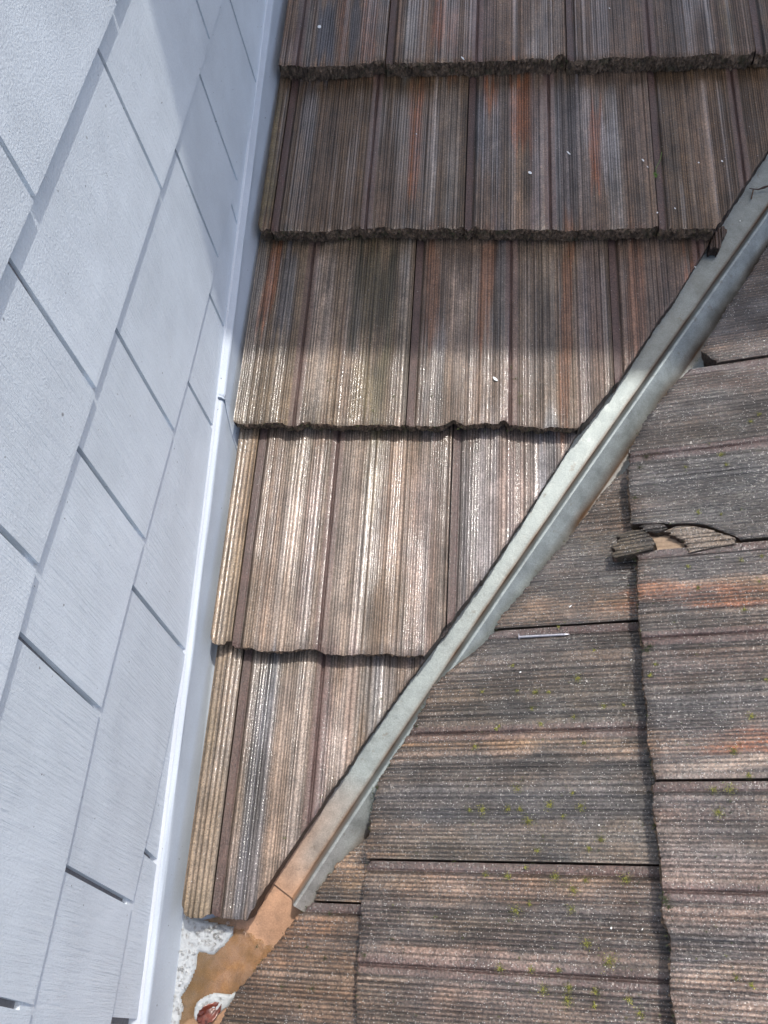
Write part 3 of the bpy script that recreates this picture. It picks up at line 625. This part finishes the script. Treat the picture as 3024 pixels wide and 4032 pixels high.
# lower, clay stained valley pan that sticks out under it
HP = -.053
left = [onF(FA, *p, HP) for p in [(1180, 3320), (1061, 3460), (900, 3600), (730, 3640), (680, 3780), (630, 4032), (560, 4250)]]
right = [onF(FA, *p, HP) for p in [(1420, 3330), (1270, 3560), (1180, 3700), (1080, 3840), (980, 3960), (900, 4110), (780, 4300)]]
nL, nW = 70, 40; V = []; Cc = []
for i in range(nL):
    s = i / (nL - 1) * (len(left) - 1); k = min(int(s), len(left) - 2); f = s - k
    a = np.array(left[k]) * (1 - f) + np.array(left[k + 1]) * f; b = np.array(right[k]) * (1 - f) + np.array(right[k + 1]) * f
    for j in range(nW):
        g = j / (nW - 1); q = a + (b - a) * g
        h = HP + .0012 * (n2(q[0] * 30, q[1] * 30, 3) - .5) + .010 * max(0, g - .82) / .18 * (1 if i < 26 else .3)
        V.append(pt(FA, q[0], q[1], h)); m_ = .6 * n2(q[0] * 70, q[1] * 70, 5) + .8 * max(0, n2(q[0] * 190, q[1] * 120, 6) - .5) - .5 * max(0, n2(q[0] * 120, q[1] * 60, 9) - .6)
        dk_ = float(sstep(860, 760, 760)) * 0
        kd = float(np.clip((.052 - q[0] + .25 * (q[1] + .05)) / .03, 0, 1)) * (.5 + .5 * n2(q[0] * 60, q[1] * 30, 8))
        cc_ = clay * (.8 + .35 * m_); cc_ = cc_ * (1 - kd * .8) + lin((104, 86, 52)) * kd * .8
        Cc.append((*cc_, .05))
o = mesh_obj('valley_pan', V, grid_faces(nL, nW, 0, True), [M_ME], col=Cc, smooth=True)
tag(o, 'flat orange clay stained metal pan sticking out below the end of the rib', 'flashing')

# ---------------------------------------------------------------- foam, water, leaf
def zc(x, y, h=HP + .002): return onF(FA, 650 + x * .3617, 3450 + y * .3617, h)
def flat(name, poly, h, m, thick=.0015, bulge=.0, step=.0016, seed=1, extra=None, matlist=None, edge=.004):
    """liquid sheet: grid clipped by a polygon, rounded up at its edge"""
    P = np.array(poly); mn, mx = P.min(0), P.max(0)
    us = np.arange(mn[0], mx[0], step); vs = np.arange(mn[1], mx[1], step); U_, V_ = np.meshgrid(us, vs)
    def dist(U_, V_):
        d = np.full(U_.shape, 9.); ins = np.zeros(U_.shape, bool)
        for a, b in zip(P, np.roll(P, -1, 0)):
            ab = b - a; t = np.clip(((U_ - a[0]) * ab[0] + (V_ - a[1]) * ab[1]) / (ab @ ab + 1e-12), 0, 1)
            d = np.minimum(d, np.hypot(U_ - a[0] - t * ab[0], V_ - a[1] - t * ab[1]))
            c = ((a[1] > V_) != (b[1] > V_)); xi = (b[0] - a[0]) * (V_ - a[1]) / (b[1] - a[1] + 1e-12) + a[0]; ins ^= c & (U_ < xi)
        return np.where(ins, d, -d)
    D = dist(U_, V_)
    q = np.clip(D / edge, 0, 1); H = h + thick * np.sqrt(1 - (1 - q) ** 2) + bulge * (n2(U_ * 260, V_ * 260, seed) - .5) * q
    idx = -np.ones(D.shape, int); keep = D > -step * .75; idx[keep] = np.arange(keep.sum())
    W_ = FA.O + U_[..., None] * FA.U + V_[..., None] * FA.V + H[..., None] * FA.N
    f = [(idx[i, j], idx[i, j + 1], idx[i + 1, j + 1], idx[i + 1, j]) for i in range(D.shape[0] - 1) for j in range(D.shape[1] - 1) if min(idx[i, j], idx[i, j + 1], idx[i + 1, j + 1], idx[i + 1, j]) >= 0]
    return W_[keep], f, (U_[keep], V_[keep], D[keep])
def catmull(p, n=8):
    p = np.array(p); o = []
    for i in range(len(p)):
        a, b, c, d = p[i - 1], p[i], p[(i + 1) % len(p)], p[(i + 2) % len(p)]
        for k in range(n):
            t = k / n; o.append(.5 * (2 * b + (c - a) * t + (2 * a - 5 * b + 4 * c - d) * t * t + (3 * b - a - 3 * c + d) * t ** 3))
    return o
M_FOAM = simple('soap_foam', (.40, .425, .44), .35, var=.06, scale=240, bmp=.0015, Coat_Weight=.5)
mb, tb, bb = mat('bubble_film'); bb.inputs['Base Color'].default_value = (.85, .83, .80, 1); bb.inputs['Transmission Weight'].default_value = .95; bb.inputs['Roughness'].default_value = .02; bb.inputs['IOR'].default_value = 1.2; bb.inputs['Coat Weight'].default_value = 1
M_BUB = mb
foam_poly = [zc(*p) for p in [(225, -500), (275, -500), (262, 300), (300, 460), (760, 560), (740, 640), (640, 760), (530, 850), (480, 845), (370, 815), (345, 880), (330, 1020), (250, 1200), (170, 1320), (195, 1430), (170, 1540), (120, 1700), (100, 1900), (-80, 1900), (30, 1600), (90, 1100), (150, 700), (190, 400), (225, 0)]]
Vf, Ff, _ = flat('foam', foam_poly, HP + .001, M_FOAM, .0035, .0012)
foam2 = catmull([zc(*p) for p in [(315, 1530), (335, 1400), (420, 1320), (560, 1272), (690, 1292), (790, 1250), (700, 1400), (600, 1480), (540, 1560), (470, 1610), (380, 1600)]], 6)
V2, F2, _ = flat('foam', foam2, HP + .001, M_FOAM, .003, .001)
Vf = list(map(tuple, Vf)); 
F2 = [tuple(i + len(Vf) for i in f) for f in F2]; Vf += list(map(tuple, V2)); Ff = list(Ff) + F2; mi = [0] * len(Ff)
ico = bmesh.new(); bmesh.ops.create_icosphere(ico, subdivisions=2, radius=1); icv = np.array([v.co for v in ico.verts]); icf = [[v.index for v in f.verts] for f in ico.faces]
rb_ = random.Random(9); nb = 0
def inside(P, u, v):
    ins = False
    for a, b in zip(P, P[1:] + P[:1]):
        if (a[1] > v) != (b[1] > v) and u < (b[0] - a[0]) * (v - a[1]) / (b[1] - a[1]) + a[0]: ins = not ins
    return ins
big = [(485, 590, 33), (620, 590, 38), (560, 650, 38), (480, 700, 22), (543, 740, 26), (520, 790, 22), (445, 742, 16), (372, 728, 16), (140, 1440, 22), (160, 1010, 20), (300, 740, 16), (237, 632, 13), (605, 1330, 17), (565, 545, 30), (222, 965, 14), (230, 440, 16), (690, 510, 26), (460, 1372, 15), (150, 1100, 15), (95, 1310, 13)]
spots = [(*zc(x, y), r * .3617 / 3150) for x, y, r in big]
while nb < 620:
    u = rb_.uniform(-.06, .12); v = rb_.uniform(-.17, .10); nb += 1
    P = foam_poly if rb_.random() < .8 else [tuple(p) for p in foam2]
    if inside(P, u, v): spots.append((u, v, .0006 + .0019 * rb_.random() ** 3))
    else: nb -= .9
for (u, v, r) in spots:
    c = pt(FA, u, v, HP + .0042 + r * .1); b0 = len(Vf)
    Vf += [tuple(c + x * r) for x in icv]; Ff += [tuple(b0 + i for i in f) for f in icf]; mi += [1] * len(icf)
tag(mesh_obj('foam', Vf, Ff, [M_FOAM, M_BUB], mi, smooth=True), 'white soapy foam with bubbles pooled between flashing and lowest tile', 'foam', kind='stuff')

mw, tw, bw = mat('brown_water'); cow = N(tw, 'ShaderNodeTexCoord').outputs['Object']
nw = noise(tw, cow, 55, 3).outputs[0]; rgb = N(tw, 'ShaderNodeRGB'); rgb.outputs[0].default_value = (.80, .66, .42, 1)
tw.links.new(mixc(tw, ramp(tw, nw, .42, .62, 0, 1), rgb.outputs[0], (.92, .84, .70)), bw.inputs['Base Color'])
bw.inputs['Transmission Weight'].default_value = .95; bw.inputs['IOR'].default_value = 1.33; bw.inputs['Roughness'].default_value = .03
bump(tw, bw, [(noise(tw, cow, 90, 2).outputs[0], .0012)])
water = catmull([zc(*p) for p in [(765, 570), (800, 590), (850, 575), (900, 625), (950, 620), (985, 690), (1050, 690), (1090, 760), (1160, 750), (1250, 830), (1140, 930), (1000, 1130), (860, 1260), (700, 1290), (560, 1272), (420, 1322), (335, 1400), (318, 1530), (250, 1560), (170, 1620), (172, 1540), (200, 1430), (170, 1320), (250, 1200), (330, 1020), (345, 880), (370, 815), (480, 845), (530, 850), (640, 760), (730, 650)]], 5)
Vw, Fw, _ = flat('water', water, HP + .0012, mw, .0016, .0007, step=.0013, seed=6, edge=.009)
tag(mesh_obj('water', Vw, Fw, [mw], smooth=True), 'puddle of brown water on the clay stained pan', 'water', kind='structure')

def leaf(name, c, ang, ln, wd, m, curl, F, h, label, cat, seed=1, ragged=.12):
    n, k = 26, 13; V = []
    for i in range(n):
        t = i / (n - 1)
        ww = wd * (math.sin(math.pi * min(1, t * .96 + .04)) ** .6) * (1 + ragged * (n1(t * 14, seed) - .5) * 2)
        for j in range(k):
            s = (j / (k - 1) - .5) * ww; a = (t - .5) * ln
            x = a * math.cos(ang) - s * math.sin(ang); y = a * math.sin(ang) + s * math.cos(ang)
            z = curl * (abs(s) / wd * 2) ** 2 + .3 * curl * math.sin(t * 5) + .0006 * math.sin(abs(s) * 4000 / 4 + t * 12) + .002 * n2(t * 7, j * .7, seed)
            V.append(pt(F, c[0] + x, c[1] + y, h + z))
    o = mesh_obj(name, V, grid_faces(n, k), [m], smooth=True); md = o.modifiers.new('t', 'SOLIDIFY'); md.thickness = .0005
    return tag(o, label, cat)
leaf('dead_leaf', zc(490, 1480), RAD(38), .036, .021, M_LEAF, .004, FA, HP + .004, 'wet dark red leaf curled in the foam at the bottom', 'leaf')
leaf('dead_leaf', onF(FA, 1590, 2953, -.02), RAD(62), .020, .009, M_CLAY, .003, FA, -.026, 'small shiny orange leaf stuck beside the valley rib', 'leaf', 4)
leaf('dead_leaf', onF(FA, 2240, 143, -.01), RAD(15), .011, .004, M_CLAY, .001, FA, -.017, 'tiny pale leaf lodged in the joint of the top row', 'leaf', 6)

# ---------------------------------------------------------------- nail, twigs, sprig, flakes
def tube(pts, rad, seg=10):
    V, Fc = [], []; P = [Vector(p) for p in pts]
    for i, p in enumerate(P):
        d = (P[min(i + 1, len(P) - 1)] - P[max(i - 1, 0)]).normalized(); a = d.orthogonal().normalized(); b = d.cross(a); r = rad[i] if hasattr(rad, '__len__') else rad
        if i and hasattr(rad, '__len__') is False: pass
        # keep a steady frame
        a = (Vector((.1, .2, 1)) - d * d.dot(Vector((.1, .2, 1)))).normalized(); b = d.cross(a)
        for k in range(seg):
            t = 2 * math.pi * k / seg; V.append(tuple(p + (a * math.cos(t) + b * math.sin(t)) * r))
    for i in range(len(P) - 1):
        for k in range(seg): Fc.append((i * seg + k, i * seg + (k + 1) % seg, (i + 1) * seg + (k + 1) % seg, (i + 1) * seg + k))
    Fc.append(tuple(range(seg))[::-1]); Fc.append(tuple((len(P) - 1) * seg + k for k in range(seg)))
    return V, Fc
hB = lambda u, v: -T * ((v / EB) % 1.0)
a = onF(FB, 2048, 2511); b = onF(FB, 2243, 2499)
A3 = pt(FB, a[0], a[1], hB(*a) + .0028); B3 = pt(FB, b[0], b[1], hB(*b) + .0016); dN = (B3 - A3) / np.linalg.norm(B3 - A3)
ne = empty('nail', A3); tag(ne, 'loose grey nail lying on the side roof just right of the valley', 'nail')
Vn, Fn = tube([A3, B3 - dN * .006, B3], [.0017, .0017, .0002], 12); mesh_obj('shank', Vn, Fn, [M_NAIL], parent=ne, smooth=False)
Vn, Fn = tube([A3 - dN * .0013, A3 - dN * .0009, A3, A3 + dN * .0003], [.0034, .0042, .0042, .003], 16); mesh_obj('nail_head', Vn, Fn, [M_NAIL], parent=ne)
def tw_pts(F, pix, h): return [pt(F, *onF(F, x, y, hh), hh) for (x, y), hh in zip(pix, h)]
te = tw_pts(FA, [(2950, 742), (2985, 746), (3008, 738), (3024, 733), (3060, 728)], [-.042, -.040, -.040, -.038, -.036])
Vt, Ft = tube(te, [.0006, .0011, .0021, .0015, .0012], 8); tag(mesh_obj('twig', Vt, Ft, [M_TWIG]), 'thin dark twig lying across the valley at the upper right', 'twig')
te = tw_pts(FA, [(2966, 748), (2962, 765), (2958, 784)], [-.043, -.043, -.043])
Vt, Ft = tube(te, [.0012, .0009, .0011], 6); tag(mesh_obj('twig', Vt, Ft, [M_DEB]), 'short curled brown shred just below the twig in the valley', 'twig')
te = tw_pts(FA, [(2606, 598), (2600, 628), (2580, 668)], [-.012, -.012, -.014])
se = empty('sprig', te[2]); tag(se, 'tiny green sprig with a hair thin stem on the second row', 'sprig')
Vt, Ft = tube(te, .0004, 5); mesh_obj('stem', Vt, Ft, [M_SPRIG], parent=se)
rp = random.Random(12); V, Fc = [], []
def leaflets(c, n, r, sz, V, Fc, F, rp, up=.5):
    for _ in range(n):
        th = rp.uniform(0, 6.28); rr = r * abs(rp.gauss(0, .6)); p = np.array(c) + F.U * rr * math.cos(th) + F.V * rr * math.sin(th) + F.N * rp.uniform(0, sz * up)
        e1 = np.array([rp.gauss(0, 1) for _ in range(3)]); e1 /= np.linalg.norm(e1); e2 = np.cross(e1, [rp.gauss(0, 1) for _ in range(3)]); e2 /= np.linalg.norm(e2)
        s = sz * rp.uniform(.5, 1.1); k = len(V); V += [tuple(p - e1 * s), tuple(p + e2 * s * .45), tuple(p + e1 * s), tuple(p - e2 * s * .45)]; Fc.append((k, k + 1, k + 2, k + 3))
leaflets(pt(FA, *onF(FA, 2582, 690, -.012), -.011), 46, .0058, .0024, V, Fc, FA, rp); mesh_obj('leaves', V, Fc, [M_SPRIG], parent=se)

# white paint flakes
fl = [(FA, 1258, 108, 11), (FA, 1822, 232, 9), (FA, 2239, 605, 9), (FA, 2087, 683, 9), (FA, 2531, 633, 6), (FA, 2549, 659, 4), (FA, 2657, 823, 4), (FA, 2587, 840, 4), (FA, 2399, 35, 4), (FA, 2750, 643, 4), (FA, 2842, 637, 5), (FA, 2962, 910, 5), (FA, 2913, 872, 4), (FA, 2736, 1053, 4), (FA, 1952, 1618, 0),
      (FA, 1950, 1494, 12), (FB, 2247, 2389, 8), (FB, 2050, 2648, 6), (FB, 2486, 2600, 5), (FA, 1640, 530, 3), (FA, 1950, 1120, 0), (FB, 2360, 3250, 4), (FB, 2408, 3655, 6), (FB, 2530, 3660, 5)]
rk = random.Random(4)
FLN = ['tiny white flake on the slate striped tile in the top left', 'tiny white flake on the mossy nose of the top row', 'oblong white flake beside the bright orange stripe', 'oblong white flake at the middle of the slate blue tile', 'round white flake just above the green sprig', 'small white dot right beside the sprig stem',
 'white dot on the brown tile below and right of the sprig', 'white dot in the channel right below the sprig', 'short white scratch at the very top edge', 'white dot near the top of the brown tile right of the sprig', 'white fleck at the right of the dull brown tile', 'white fleck on the valley metal under the twig', 'white fleck on the valley metal left of the rib', 'white dot beside the notch at the valley edge', '', 'big white fleck on the wet glittering third row tile',
 'white fleck midway between the valley and the tile edge, above the nail', 'white fleck left below the nail', 'white fleck at the edge of the tile under the nail', 'pale fleck on the plain brown second row tile', '', 'pale fleck on the tan banded side tile', 'pale fleck among moss at the lower middle', 'pale fleck next to the lower tile step']
for (F, x, y, r), fl_lab in zip(fl, FLN):
    if not r: continue
    vm_ = x > 2900 and F is FA; hh = -.047 if vm_ else None
    u, v = onF(F, x, y, hh); h = (hh if vm_ else -T * ((v / F.E) % 1)) + .0012; n = 9; V = []
    rr = r / 2650 * (.6 if F is FB else 1); el = rk.uniform(1.0, 1.5); ph = rk.uniform(0, 3)
    for lay in (0, 1):
        for k in range(n):
            a_ = 2 * math.pi * k / n; q = rr * rk.uniform(.72, 1.1)
            du_, dv_ = q * math.cos(a_) / el, q * math.sin(a_) * el * .8
            V.append(pt(F, u + du_ * math.cos(ph * .3) - dv_ * math.sin(ph * .3), v + dv_, h + lay * .0006 * rk.uniform(.8, 1.6)))
    Fc = [tuple(range(n))[::-1], tuple(range(n, 2 * n))] + [(k, (k + 1) % n, n + (k + 1) % n, n + k) for k in range(n)]
    tag(mesh_obj('paint_flake', V, Fc, [M_FLAKE]), fl_lab, 'paint flake', 'white paint flakes')

# ---------------------------------------------------------------- moss and crumbs
V, Fc, mi = [], [], []; rp = random.Random(21)
def clump(F, x, y, rpx, dens, kinds=(0, 1)):
    u, v = onF(F, x, y); r = rpx / 3000
    for kind in kinds:
        k0 = len(Fc); c = pt(F, u, v, -T * ((v / F.E) % 1) + .0004)
        leaflets(c, int(dens * (2.0 if kind == 0 else 1.3)), r * (1.1 if kind == 0 else .8), .0009, V, Fc, F, rp, .9); mi.extend([kind] * (len(Fc) - k0))
ms = [(2035, 3105, 20), (2165, 3170, 22), (2000, 3185, 15), (2048, 3186, 14), (1900, 3188, 26), (1850, 3190, 12), (2288, 3175, 20), (2255, 3123, 9), (2080, 3232, 26), (2218, 3214, 10), (2367, 3305, 18), (2320, 3340, 12), (2115, 3350, 12), (2000, 3450, 20), (1912, 3444, 12), (2070, 3416, 10), (2185, 3452, 22), (2258, 3505, 18), (2308, 3465, 12), (2465, 3462, 26), (2030, 3585, 26), (2085, 3560, 10), (2250, 3580, 18), (2310, 3715, 22), (2400, 3785, 34), (1970, 3812, 16), (2090, 3818, 14), (2200, 3820, 12), (2140, 3895, 26), (2240, 3890, 20), (2235, 3940, 26), (2345, 3905, 18), (2478, 3940, 14), (2520, 3990, 16), (2340, 3960, 12),
      (2875, 3108, 26), (2810, 3108, 18), (2830, 3200, 22), (2950, 3055, 14), (2275, 2672, 18), (2560, 2660, 10), (2580, 2615, 10), (2160, 2725, 10), (2110, 2725, 14), (2095, 2790, 12), (2380, 2780, 14), (2455, 2775, 10), (2260, 2825, 9), (2130, 2850, 12), (2035, 2720, 8), (2300, 2925, 9), (1900, 2725, 10), (1955, 2870, 10), (1870, 2940, 14), (1965, 2860, 8), (2020, 2620, 8), (2340, 2560, 8), (2200, 2470, 8), (2750, 2017, 12), (2840, 2025, 8), (2920, 2205, 12), (2710, 2230, 10), (3000, 2190, 9), (2990, 2290, 8), (2930, 2400, 12), (2750, 2315, 9), (3015, 2675, 8), (2960, 2820, 16), (2890, 2960, 18), (2580, 3250, 10), (2600, 3420, 8), (2900, 3850, 12), (2960, 3880, 12), (2990, 1630, 12), (2955, 1660, 12), (2840, 1790, 14), (2860, 1830, 10), (2700, 1840, 8),
      (1010, 3730, 10), (1300, 3600, 18), (1210, 3730, 12), (1110, 3885, 20), (1230, 3890, 26), (1180, 3960, 14), (1280, 3770, 14)]
for (x, y, r) in ms: clump(FB, x, y, r, r * 3.0, (0, 1) if x > 1500 else (2,))
for _ in range(260):
    x, y = rp.uniform(1450, 3024), rp.uniform(1700, 4032)
    if y < 3568 - (x - 1158) * 1.38 + 160: continue
    clump(FB, x, y, rp.uniform(3, 10), rp.uniform(3, 12), (rp.choice((0, 2, 2)),))
for (x, y, r) in [(2012, 1445, 14), (2030, 1490, 16), (2050, 1560, 20), (2045, 1585, 14), (1470, 1620, 10), (1165, 3, 4), (1500, 1180, 6), (1150, 1240, 5), (1380, 2290, 6), (1500, 2750, 6), (1265, 3140, 6), (1120, 3300, 8), (2240, 1010, 5), (1700, 1560, 8), (1380, 1640, 8), (1550, 1560, 8), (1290, 1500, 8), (1700, 2100, 5)]:
    clump(FA, x, y, r, r * 1.6, (0,))
# dark moss along the noses
for F, k, uu in ((FA, 4, (0, .95)), (FA, 3, (0, .72)), (FA, 2, (0, .5)), (FB, 0, (-.47, .1)), (FB, -1, (-.17, .1))):
    for _ in range(150):
        u = rp.uniform(*uu); v = k * F.E - .001; c = pt(F, u, v, -rp.uniform(.002, .026)); k0 = len(Fc)
        leaflets(c, rp.randint(3, 8), .0022, .0011, V, Fc, F, rp, .6); mi.extend([2 if rp.random() < .88 else 0] * (len(Fc) - k0))
for _ in range(420):
    u = rp.uniform(-.95, .1); v = float(cutB(np.array([u]))[0]) + rp.uniform(-.002, .003); c = pt(FB, u, v, -T * ((v / EB) % 1) - rp.uniform(.0, .02)); k0 = len(Fc)
    if n1(u * 30, 2) > .5: leaflets(c, rp.randint(2, 6), .003, .0012, V, Fc, FB, rp, .6); mi.extend([2] * (len(Fc) - k0))
for (x, y, r, d) in [(2545, 1800, 34, 130), (2520, 1840, 24, 80), (2560, 2545, 20, 80), (2545, 2560, 22, 80), (2576, 3110, 18, 70), (2620, 3540, 24, 120), (2634, 3570, 20, 80), (1486, 3100, 12, 40), (2500, 1960, 22, 60), (1435, 3760, 20, 60), (1640, 2860, 14, 40)]:
    clump(FB, x, y, r, d, (2,))
tag(mesh_obj('moss', V, Fc, [M_MOSS, M_MOSS2, M_MOSS3], mi), 'scattered tufts of yellow green moss on the tiles', 'moss', kind='stuff')
